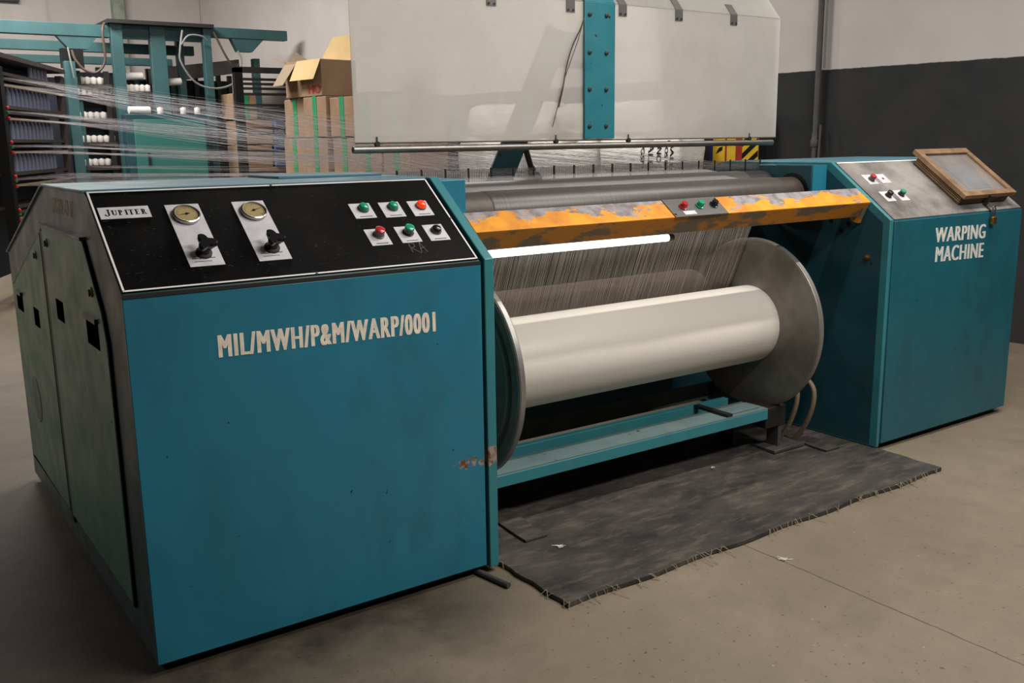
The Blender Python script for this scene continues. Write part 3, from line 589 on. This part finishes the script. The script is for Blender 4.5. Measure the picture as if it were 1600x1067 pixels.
# lifting arm and gas spring behind the panes
P0, P1 = Vector((1.65, .86, 1.12)), Vector((1.955, .80, 1.80)); d = (P1-P0).normalized(); w_ = Vector((d.z, 0, -d.x))*.058
arm = MB().extrude([P0-w_, P0+w_, P1+w_, P1-w_], (0, .012, 0)).build('lifting_arm', m_dteal, SG, .002)
MB().extrude([(1.90, .79, 1.80), (2.08, .79, 1.79), (2.08, .79, 1.655), (1.87, .79, 1.655)], (0, .02, 0)).build('arm_bracket', m_dteal, arm)
MB().cyl((1.80, .84, 1.36), (1.86, .87, 1.25), .012, 12).cyl((1.745, .82, 1.46), (1.80, .84, 1.36), .007, 10).sphere((1.80, .84, 1.355), .017).cyl((1.855, .87, 1.255), (1.90, .88, 1.18), .018, 12).sphere((1.885, .88, 1.205), .033).build('gas_spring', m_dark, SG)
cd = MB().tube(smooth_path([(1.925, GY-.018, 1.826), (1.905, GY-.016, 1.78), (1.872, GY-.012, 1.72), (1.846, GY-.01, 1.65), (1.826, GY-.009, 1.56), (1.806, GY-.009, 1.49)]), .0028, 6)
cd = cd.tube([(1.925, GY-.018, 1.826), (1.895, GY-.016, 1.74), (1.835, GY-.01, 1.60), (1.80, GY-.009, 1.49), (1.775, GY-.009, 1.415)], .0016, 5).build('cord', m_cabled); tag(cd, 'brown frayed cord hanging down the guard beside its teal strut', 'cord')

# ------------------------------------------------------------------ floor mat and litter
def mat_z(x, y):
    t = max(0, (y-.10)/.45); return .016+.055*t*t*max(0, min(1, (3.0-x)/.5))
mb = MB(); nx, ny = 60, 24; top = []; 
def edge(x_t, y_t):
    yl = -.344+.021*x_t+.006*math.sin(9*x_t*3.1); yb = .56
    xl = 1.098+.004*math.sin(40*y_t); xr = 3.078+.045*y_t+.004*math.sin(33*y_t)
    x = xl+(xr-xl)*x_t; yb2 = yb if x < 3.0 else yb-(x-3.0)*1.1
    return x, yl+(yb2-yl)*y_t
for j in range(ny+1):
    for i in range(nx+1):
        x, y = edge(i/nx, j/ny); top.append((x, y, mat_z(x, y)))
N = len(top); fs = []
for j in range(ny):
    for i in range(nx):
        a = j*(nx+1)+i; fs.append((a, a+1, a+nx+2, a+nx+1)); fs.append((N+a, N+a+nx+1, N+a+nx+2, N+a+1))
ring = [i for i in range(nx+1)]+[j*(nx+1)+nx for j in range(1, ny+1)]+[ny*(nx+1)+i for i in range(nx-1, -1, -1)]+[j*(nx+1) for j in range(ny-1, 0, -1)]
for a, b in zip(ring, ring[1:]+ring[:1]): fs.append((a, N+a, N+b, b))
RM = thing('rubber_mat', 'dark worn rubber mat with frayed edges on the floor in front of the beam', 'mat', (2.1, 0, 0))
mb.add(top+[(x, y, z-.013) for x, y, z in top], fs).build('mat_sheet', m_mat, RM)
fr = MB()
for i in range(105):
    t = random.random()
    if random.random() < .75: x, y = edge(t, 0); dx, dy = random.uniform(-.02, .02), -random.uniform(.004, .035)*(2 if random.random() < .12 else .7)
    else: x, y = edge(1 if random.random() < .7 else 0, random.random()*.9); dx, dy = random.uniform(.004, .02)*(1 if x > 2 else -1), random.uniform(-.02, .02)
    fr.tube([(x-dx*.3, y-dy*.3, .017), (x, y, .018), (x+dx*.6, y+dy*.5, .010), (x+dx, y+dy, .003)], .0011, 4)
o = fr.build('frayed_edge', m_frayed, RM); o['kind'] = 'stuff'
def strip(pts, label):
    mb = MB(); vs = []
    for x, y, hw in pts:
        z = mat_z(x, y)+.002; vs += [(x-hw, y, z), (x+hw, y, z), (x-hw, y, z+.008), (x+hw, y, z+.008)]
    fs = [(0, 1, 3, 2)]
    for i in range(len(pts)-1):
        a = i*4; fs += [(a, a+4, a+5, a+1), (a+2, a+3, a+7, a+6), (a, a+2, a+6, a+4), (a+1, a+5, a+7, a+3)]
    a = (len(pts)-1)*4; fs.append((a, a+2, a+3, a+1))
    tag(mb.add(vs, fs).build('rubber_strip', m_mat, None, .001), label, 'rubber strip', 'loose rubber strips on the mat')
strip([(2.915, .09, .048), (2.918, .16, .05), (2.93, .26, .05), (2.945, .36, .05), (2.955, .44, .05), (2.96, .48, .05)], 'loose rubber strip on the mat close to the far right cabinet')
strip([(1.30, .088, .047), (1.302, .16, .047), (1.305, .24, .047), (1.307, .33, .047), (1.308, .40, .047)], 'loose rubber strip on the mat beside the gauge cabinet')
o = MB().cyl((1.005, .02, .011), (1.031, -.132, .011), .009, 10).build('steel_rod', m_greysteel); tag(o, 'short steel rod lying on the floor at the corner of the gauge cabinet', 'rod')
def fluff(x, y, n, r, z, lab):
    mb = MB()
    for i in range(n):
        p = [Vector((x+random.gauss(0, r), y+random.gauss(0, r), z+random.random()*r*.5)) for _ in range(4)]; mb.tube(p, .0008, 4)
    tag(mb.build('lint_tuft', m_bob), lab, 'lint')
fluff(1.876, -.500, 8, .009, .002, 'white lint tuft on bare concrete near the floor joint'); fluff(1.325, -.01, 6, .008, .019, 'white lint tuft on the mat near its left strip')
fluff(2.30, .22, 5, .006, .03, 'small white lint tuft at the middle of the mat')

# ------------------------------------------------------------------ right wall items
PI_ = thing('drain_pipe', 'grey vertical pipe with a coupling fixed on the right wall', 'pipe', (5.51, 2.30, 0))
MB().cyl((5.515, 2.30, 0), (5.515, 2.30, 4.29), .022, 16).build('pipe_run', m_greypipe, PI_); MB().lathe([(.03, 0), (.034, .01), (.034, .05), (.027, .06), (.027, .1)], (5.515, 2.30, 1.29), (0, 0, 1), 16).build('coupling', m_greypipe, PI_)
o = MB().cyl((5.53, 2.262, 1.86), (5.53, 2.262, 4.29), .008, 8).build('conduit', m_cable); tag(o, 'thin pale conduit running up the wall beside the grey pipe', 'conduit')
o = MB().cyl((5.38, 2.19, 0.0), (5.508, 2.25, 1.45), .009, 8).build('thin_stick', m_greypipe); tag(o, 'thin dark stick leaning on the wall by the grey pipe', 'stick')
def WM(y, inset, z=0):   # frame on the right wall: x = along the wall (towards -Y, i.e. to the right), y = away into the wall, z up
    m = Matrix.Identity(4); ex = Vector((.152, -1, 0)).normalized(); ey = Vector((1, .152, 0)).normalized()
    for i in range(3): m[i][0] = ex[i]; m[i][1] = ey[i]; m[i][2] = (0, 0, 1)[i]; m[i][3] = (wl(y, inset), y, z)[i]
    return m
m_ = WM(3.10, .16)
HZ = thing('hazard_board', 'yellow, black and red striped warning cabinet standing against the dark wall', 'warning cabinet', tuple(m_ @ Vector((.2, .1, 0))))
MB(m_).box(0, .42, 0, .10, 0, 1.57).build('body', m_dark, HZ)
MB(m_).box(-.03, 0, -.004, .1, 0, 1.57).build('blue_edge', m_hblue, HZ)
MB(m_).box(.002, .115, -.006, 0, .2, 1.565).build('yellow_column', m_yel, HZ); MB(m_).box(.115, .275, -.006, 0, .2, 1.565).build('red_column', m_hred, HZ); h3 = MB(m_).box(.275, .418, -.006, 0, .2, 1.565).build('striped_column', m_yel, HZ)
for z_ in (.55, .85, 1.18, 1.46): MB(m_).box(.135, .215, -.008, -.006, z_, z_+.2 if z_ < 1.4 else 1.55).build('yellow_square', m_yel, HZ)
for i in range(9, 14):
    z_ = .25+i*.095; MB(m_).extrude([(.276, -.008, z_), (.417, -.008, z_+.12), (.417, -.008, z_+.165), (.276, -.008, z_+.045)], (0, .002, 0)).build('black_stripe', m_black, HZ, smooth=False)
for i in range(6, 9):
    z_ = .4+i*.12; MB(m_).extrude([(.03, -.008, z_), (.09, -.008, z_+.03), (.095, -.008, z_+.06), (.06, -.008, z_+.05)], (0, .002, 0)).build('black_mark', m_black, HZ, smooth=False)

def bale(y0, y1, z0, z1, inset, dep, label, seed, soft=.10):
    rnd = random.Random(seed); bm = bmesh.new(); n = 26
    m = WM(y1, inset); w = (y1-y0)*1.0115
    bmesh.ops.create_cube(bm, size=1); bmesh.ops.subdivide_edges(bm, edges=bm.edges[:], cuts=n, use_grid_fill=True)
    from mathutils import noise
    off = Vector((seed*3.1, seed*1.7, 0))
    for v in bm.verts:
        c = v.co.copy(); k_ = Vector((w, dep, z1-z0)); q = Vector((c.x*k_.x, c.y*k_.y, c.z*k_.z)); h = k_/2
        core = Vector([max(-h[i]+soft, min(h[i]-soft, q[i])) for i in range(3)]); dlt = q-core
        if dlt.length > 1e-6: q = core+dlt.normalized()*min(dlt.length, soft)
        rdg = 1-abs(noise.noise(Vector((q.x*5, q.y*5, q.z*3.2))+off)*2); q += (q.normalized())*(noise.noise(q*3+off)*.035+rdg*rdg*.030-.03)
        v.co = m @ (q+Vector((w/2, dep/2, z0+(z1-z0)/2)))
    me = bpy.data.meshes.new('wrapped_bale'); bm.to_mesh(me); bm.free(); me.materials.append(m_film); me.shade_smooth()
    o = bpy.data.objects.new('wrapped_bale', me); COL.objects.link(o); tag(o, label, 'bale', 'white wrapped bales along the wall'); return o
b1 = bale(2.88, 3.72, 0.0, 1.40, .80, .44, 'white film wrapped bale with black printing, nearest the hazard cabinet', 1)
bale(3.75, 4.58, 0.0, 1.38, .78, .44, 'white film wrapped bale in the middle of the bottom row', 2)
bale(4.61, 5.42, 0.0, 1.39, .80, .44, 'white film wrapped bale next to the cartons, bottom row', 3)
bale(3.05, 4.25, 1.42, 1.67, .74, .40, 'white film wrapped sack lying on the bales, right one seen through the guard', 4, .11)
bale(4.30, 5.40, 1.42, 1.70, .74, .40, 'white film wrapped sack lying on the bales, left one seen through the guard', 5, .11)
from mathutils.bvhtree import BVHTree
tree = BVHTree.FromPolygons([v.co.copy() for v in b1.data.vertices], [tuple(p.vertices) for p in b1.data.polygons])
mt_ = WM(3.72, .80); ex_ = mt_.to_3x3() @ Vector((1, 0, 0)); ey_ = mt_.to_3x3() @ Vector((0, 1, 0))
for tx, lx, lz, w_, h_ in (('GSM', .50, 1.30, .15, .035), ('ALE', .57, 1.33, .17, .045), ('NO', .65, 1.30, .11, .045), ('NOS BAR', .73, 1.35, .26, .030), ('BALE', .78, 1.34, .20, .026)):
    o = text('printed_word', tx, m_black, None, (0, 0, 0), (1, 0, 0), (0, 1, 0), w_, h_, fat=(-.003, .003))
    for v in o.data.vertices:
        p = mt_ @ Vector((lx, -.3, lz)) + Vector((0, 0, -1))*v.co.x + ex_*v.co.y
        hit = tree.ray_cast(p, ey_)
        v.co = (hit[0] - ey_*.003) if hit[0] else p + ey_*.3
    o.parent = b1

# ------------------------------------------------------------------ cartons along the wall
def carton(m, w, d, h, label, strap=True, mat=None, group='strapped cartons along the wall'):
    t = thing('carton', label, 'carton', tuple(m @ Vector((w/2, d/2, 0))), group)
    MB(m).box(0.004, w-.004, 0, d, 0.002, h-.002).build('carton_body', mat or m_card, t, .008)
    if strap: MB(m).box(w*.42, w*.42+.075, -.004, d+.004, -.0, h+.004).build('strap', m_strap, t)
    MB(m).box(.05, w-.05, -.0015, 0, h*.55, h*.6).build('printed_band', m_cardi, t)
    return t
stand = MB(WM(7.72, 1.28)).box(0, 2.25, .0, .7, 0, 1.02).build('timber_stand', m_woodd); tag(stand, 'low dark timber stand under the pile of strapped cartons', 'stand')
names = ['far left', 'second from left', 'middle', 'second from right', 'far right']
for ci in range(5):
    y_ = 7.70-ci*.44; dz = (0, .01, -.01, .015, -.03)[ci]
    for ri, (z0, h) in enumerate(((1.024, .40), (1.43, .40))):
        m = WM(y_, .90+random.uniform(.0, .05), z0) if True else None
        m = WM(y_, 1.20+random.uniform(-.02, .03), z0)
        carton(m, .435, .45, h+(dz if ri else 0), f'brown carton with green strap, {names[ci]} column, {("lower", "top")[ri]} row of the pile')
m = WM(7.72, 1.23, 1.842)
OC = thing('open_carton', 'open cardboard box with raised flaps on top of the carton pile', 'carton', tuple(m @ Vector((.3, .2, 0))))
MB(m).box(.15, .85, 0, .42, 0, .36).build('carton_body', m_card, OC, .006)
MB(m).extrude([(.40, -.004, .36), (.85, -.004, .36), (.85, -.10, .16), (.40, -.10, .16)], (0, .006, .004)).build('flap', m_cardl, OC)
MB(m).extrude([(.15, .0, .36), (.15, .42, .36), (-.16, .40, .42), (-.16, .02, .40)], (0, 0, .006)).build('flap', m_cardi, OC)
MB(m).extrude([(.15, .42, .36), (.80, .42, .36), (.66, .52, .64), (.30, .52, .64)], (0, .006, 0)).build('flap', m_cardl, OC)
MB(m).extrude([(.15, -.002, .34), (.38, -.002, .34), (.36, -.16, .12), (.16, -.16, .12)], (0, .006, .0)).build('flap', m_cardi, OC)
bod = OC.children[0]
text('red_lettering', 'HO', m_redink, bod, m @ Vector((.60, -.003, .03)), m.to_3x3() @ Vector((1, 0, 0)), (0, 0, 1), .22, .09, .0015, fat=(-.006, 0, .006))
MB(m).extrude([(.15, .02, .34), (.15, .40, .34), (-.22, .36, .52), (-.10, .10, .18)], (0, 0, .006)).build('torn_flap', m_cardi, OC)
MB(m).box(.40, .56, .505, .508, .52, .55).build('blue_mark', m_blueink, OC)

# ------------------------------------------------------------------ creel
GT = thing('creel_gantry', 'teal steel gantry with overhead beams and hanging cables behind the left cabinet', 'gantry', (2.7, 9.4, 0))
for x0, x1, y0 in ((2.18, 2.30, 9.2), (2.61, 2.78, 9.25), (3.20, 3.29, 9.2), (3.05, 3.13, 9.75)): box('post', m_teal_far, (x0, x1, y0, y0+.10, 0, 2.70), GT, .004)
box('post', m_teal_far, (1.66, 1.77, 9.15, 9.25, 0, 2.28), GT, .004); box('post', m_teal_far, (3.86, 3.94, 9.4, 9.5, 0, 2.4), GT, .004)
box('top_plate', m_dark, (2.14, 3.31, 9.12, 9.9, 2.70, 2.74), GT); box('header', m_dteal, (2.2, 3.2, 9.28, 9.32, 2.55, 2.70), GT)
box('overhead_beam', m_teal_far, (-.5, 2.18, 9.24, 9.36, 2.555, 2.685), GT, .004); box('overhead_beam', m_teal_far, (3.29, 4.25, 9.24, 9.36, 2.61, 2.725), GT, .004)
box('overhead_beam', m_teal_far, (-.5, 3.3, 9.9, 10.0, 2.45, 2.56), GT, .004); box('overhead_beam', m_teal_far, (-.5, 3.2, 10.5, 10.6, 2.36, 2.45), GT, .004)
MB().extrude([(1.62, 9.25, 2.56), (2.05, 9.25, 2.56), (1.93, 9.25, 2.42), (1.74, 9.25, 2.42)], (0, .1, 0)).build('hopper_bracket', m_teal_far, GT); MB().extrude([(3.55, 9.25, 2.61), (3.95, 9.25, 2.61), (3.80, 9.25, 2.46), (3.62, 9.25, 2.46)], (0, .1, 0)).build('hopper_bracket', m_teal_far, GT)
box('junction_box', m_black, (1.66, 1.88, 9.24, 9.36, 2.22, 2.42), GT)
for pts, mt, r in (([(2.12, 9.2, 2.70), (2.08, 9.15, 2.6), (2.08, 9.15, 2.3), (1.98, 9.15, 2.17), (1.86, 9.15, 2.19), (1.78, 9.18, 2.30), (1.76, 9.2, 2.40)], m_cabled, .014), ([(2.95, 9.15, 2.66), (2.90, 9.12, 2.45), (2.90, 9.12, 2.3), (3.05, 9.12, 2.08), (3.3, 9.12, 2.02), (3.55, 9.12, 2.12), (3.62, 9.15, 2.35), (3.60, 9.2, 2.46)], m_cable, .012), ([(3.31, 9.15, 2.66), (3.42, 9.12, 2.4), (3.52, 9.12, 2.26), (3.60, 9.2, 2.3)], m_cabled, .013), ([(2.92, 9.12, 2.5), (3.0, 9.1, 2.60), (3.15, 9.1, 2.60), (3.22, 9.12, 2.55)], m_cable, .011), ([(1.70, 9.1, 2.42), (1.72, 9.08, 2.2), (1.73, 9.08, 2.1)], m_cable, .009)):
    MB().tube(smooth_path(pts), r, 8).build('cable', mt, GT)
MB().extrude([(2.75, 9.9, 2.28), (3.75, 9.6, 2.40), (3.75, 9.6, 2.24), (2.75, 9.9, 2.10)], (0, .08, 0)).build('sloping_tray', m_greysteel, GT)
EC = thing('electrical_cabinet', 'green electrical cabinet under the creel gantry', 'electrical cabinet', (2.65, 9.2, 0))
box('cabinet_body', m_dteal, (2.2, 3.1, 9.0, 9.18, 0, 1.72), EC, .006); dr = box('cabinet_door', m_greendoor, (2.28, 3.07, 8.975, 9.0, .1, 1.66), EC, .004); box('door_handle', m_dark, (2.40, 2.43, 8.955, 8.975, 1.16, 1.30), dr)
# tensioner rack at the left edge
Pa, Pb = Vector((.715, 7.0, 0)), Vector((1.60, 8.95, 0)); ab = (Pb-Pa); ad = ab.normalized(); an = Vector((ad.y, -ad.x, 0))
mR = Matrix.Identity(4)
for i in range(3): mR[i][0] = ad[i]; mR[i][1] = -an[i]; mR[i][2] = (0, 0, 1)[i]; mR[i][3] = Pa[i]
LEN = ab.length
LR = thing('creel_rack', 'dark yarn rack with red tension knobs at the left edge of the picture', 'yarn rack', tuple(Pa+ab/2))
MB(mR).box(-.05, .05, -.03, .05, .0, 2.05).build('end_post', m_black, LR); MB(mR).box(LEN-.12, LEN-.02, 0, .06, 0, 2.1).build('end_post', m_tray, LR); MB(mR).box(0, LEN+.45, .30, .32, .2, 2.15).build('back_sheet', m_navy, LR)
MB(mR).box(-.1, LEN, -.02, .3, 2.13, 2.17).build('top_rail', m_tray, LR)
ROWS = [2.02, 1.735, 1.445, 1.155, .865]
for z_ in ROWS:
    MB(mR).box(0, LEN, .02, .29, z_-.028, z_).build('shelf', m_tray, LR); MB(mR).box(0, LEN, .0, .03, z_-.075, z_-.05).build('guide_rail', m_tray, LR); MB(mR).box(0, LEN, .0, .03, z_-.125, z_-.105).build('guide_rail', m_cardi, LR)
for z_ in ROWS[1:]:
    for dz, mt in ((-.03, m_red), (-.07, m_grn), (-.115, m_red)): MB().sphere(mR @ Vector((0, -.05, z_+dz)), .016, 12).build('tension_knob', mt, LR)
cop = MB().lathe([(.026, 0), (.026, .02), (.022, .12), (.014, .155), (.010, .175)], (0, 0, 0), (0, 0, 1), 14).build('yarn_cop', m_cop)
first = True; rown = ['top', 'second', 'third', 'fourth']
for ri, z_ in enumerate(ROWS[:4]):
    for i in range(11):
        if ri == 0 and i < 6: continue
        p = mR @ Vector((.55+i*.125, .10, z_))
        o = cop if first else cop.copy()
        if not first: COL.objects.link(o)
        first = False; o.location = p; tag(o, f'dark lilac yarn cop on the {rown[ri]} shelf of the left creel rack', 'yarn spool', 'lilac yarn cops in the left rack')
# white bobbin rack
WR = thing('bobbin_rack', 'blue-backed rack of white bobbins beside the left gantry post', 'yarn rack', (1.98, 9.5, 0))
box('back_sheet', m_navy, (1.78, 2.16, 9.62, 9.64, .3, 2.2), WR); box('side_post', m_teal_far, (1.80, 1.86, 9.40, 9.46, 0, 2.2), WR); box('side_post', m_dark, (2.11, 2.16, 9.40, 9.46, 0, 2.2), WR)
bob = MB().lathe([(.029, 0), (.033, .006), (.033, .066), (.029, .072), (.014, .073), (.014, .080)], (0, 0, 0), (0, 0, 1), 18).build('white_bobbin', m_bob)
first = True
for ri, z_ in enumerate((2.06, 1.94, 1.68, 1.42, 1.16)):
    box('peg_shelf', m_tray, (1.76, 2.18, 9.38, 9.60, z_-.05, z_-.002), WR)
    for i in range(6):
        o = bob if first else bob.copy()
        if not first: COL.objects.link(o)
        first = False; o.location = (1.80+i*.068+(.01 if ri % 2 else 0), 9.42+.012*i, z_); tag(o, f'white bobbin on the {("top", "second", "third", "fourth", "fifth")[ri]} shelf of the blue-backed rack', 'yarn spool', 'white bobbins in the rack')
sh = box('gantry_shelf', m_dark, (2.31, 2.60, 9.35, 9.55, 1.96, 1.985)); tag(sh, 'dark shelf with white rolls between the two left gantry posts', 'shelf')
for i in range(5):
    o = bob.copy(); COL.objects.link(o); o.location = (2.34+i*.058, 9.40, 1.985); tag(o, 'white bobbin on the shelf between the left gantry posts', 'yarn spool', 'white bobbins on the gantry shelf')
for p, q, lab in (((2.32, 9.50, 2.155), (2.56, 9.52, 2.165), 'long white yarn roll above the bobbins between the gantry posts'), ((2.83, 9.45, 2.10), (2.98, 9.46, 2.11), 'short white yarn roll right of the thick gantry post'), ((2.26, 9.08, 1.765), (2.50, 9.10, 1.765), 'white yarn roll lying on the green electrical cabinet, left end')):
    o = MB().lathe([(.03, 0), (.042, .004), (.042, (Vector(q)-Vector(p)).length-.004), (.03, (Vector(q)-Vector(p)).length)], p, Vector(q)-Vector(p), 20).build('yarn_roll', m_bob); tag(o, lab, 'yarn roll')
for i, x in enumerate((2.60, 2.86, 3.02)):
    o = bob.copy(); COL.objects.link(o); o.location = (x, 9.06, 1.722); tag(o, 'white bobbin standing on the green electrical cabinet', 'yarn spool', 'white bobbins on the electrical cabinet')
BR = thing('rear_rack', 'dark navy rack behind the gantry right post', 'yarn rack', (3.3, 10.2, 0))
box('back_sheet', m_navy, (1.0, 3.85, 10.3, 10.34, .2, 2.18), BR)
for i in range(12): box('upright', m_dark if i % 3 else m_teal_far, (2.20+i*.145, 2.25+i*.145, 10.18, 10.24, 0, 2.3-.06*(i % 2)), BR)
# black rack on the right of the creel
KR = thing('tension_rack', 'black open rack of horizontal thread bars left of the carton pile', 'yarn rack', (3.55, 8.35, 0))
box('post', m_black, (3.22, 3.31, 8.28, 8.36, 0, 2.2), KR); box('post', m_dark, (3.87, 3.94, 8.28, 8.36, 0, 2.2), KR); box('top_bar', m_dark, (3.22, 3.94, 8.28, 8.36, 2.15, 2.21), KR)
for z_ in (2.08, 2.03, 1.98, 1.92, 1.80, 1.75, 1.55, 1.48, 1.30, 1.24, 1.06): box('thread_bar', m_greysteel if int(z_*100) % 2 else m_dark, (3.31, 3.87, 8.27, 8.31, z_-.015, z_+.012), KR)
for z_ in (1.96, 1.80, 1.52, 1.27): MB().sphere((3.905, 8.25, z_), .025, 10).build('tension_knob', m_red, KR)
def ccart(x, y, z, w, d, h, mat, lab, strap=False):
    m = Matrix.Translation((x, y, z)); return carton(m, w, d, h, lab, strap, mat, 'cartons behind the black rack')
ccart(3.42, 8.9, 0, .72, .4, 1.10, m_card, 'brown carton at the bottom behind the black rack')
ccart(3.42, 8.9, 1.10, .42, .4, .26, m_card, 'brown carton behind the lower bars of the black rack'); ccart(3.86, 8.88, 1.10, .26, .4, .26, m_bluecard, 'blue carton behind the lower bars of the black rack')
ccart(3.42, 8.9, 1.37, .44, .4, .28, m_card, 'brown carton behind the middle bars of the black rack'); ccart(3.88, 8.88, 1.37, .12, .4, .28, m_bluecard, 'blue carton behind the middle bars of the black rack'); ccart(4.01, 8.88, 1.37, .12, .4, .26, m_cardl, 'narrow pale carton beside the middle blue one')
ccart(3.40, 8.95, 1.66, .30, .4, .30, m_card, 'brown carton with green strap behind the top bars of the black rack', True)
# warp threads from the creel to the reed
mb = MB()
for ri, z_ in enumerate((2.02, 1.735, 1.445, 1.155)):
    for sub in (-.03, .03):
        for i in range(30):
            t = (int(i/5)*5+random.random()*2.2)/30; p = mR @ Vector((.03+t*(LEN-.1), -.01, z_-.085+sub+random.uniform(-.006, .006)))
            xr = 3.07-1.90*min(1, max(0, t+random.uniform(-.04, .04)))
            mb.tube([p, (xr, .715, 1.232+random.uniform(-.014, .014))], random.choice((.0003, .0004, .0006)), 3)
for i in range(45):
    ri = i % 5; t = random.random(); p = Vector((1.8+t*.36, 9.38, (2.05, 1.9, 1.66, 1.40, 1.15)[ri]))
    mb.tube([p, (1.2+1.8*t, .715, 1.232+random.uniform(-.014, .014))], .0004, 3)
y2 = mb.build('warp_yarn', m_thread, smooth=False); tag(y2, 'long fan of fine threads running from the creel to the reed', 'yarn', kind='stuff')
mb = MB()
for i in range(200):
    x = 1.25+1.44*i/200; mb.tube([(x, .712, 1.232), (x, .60, 1.2185), (x, .545, 1.200), (x, .47, 1.19)], .0005, 3)
y3 = mb.build('warp_yarn', m_thread, smooth=False); tag(y3, 'short yarn sheet passing from the reed over the guide rollers', 'yarn', kind='stuff')
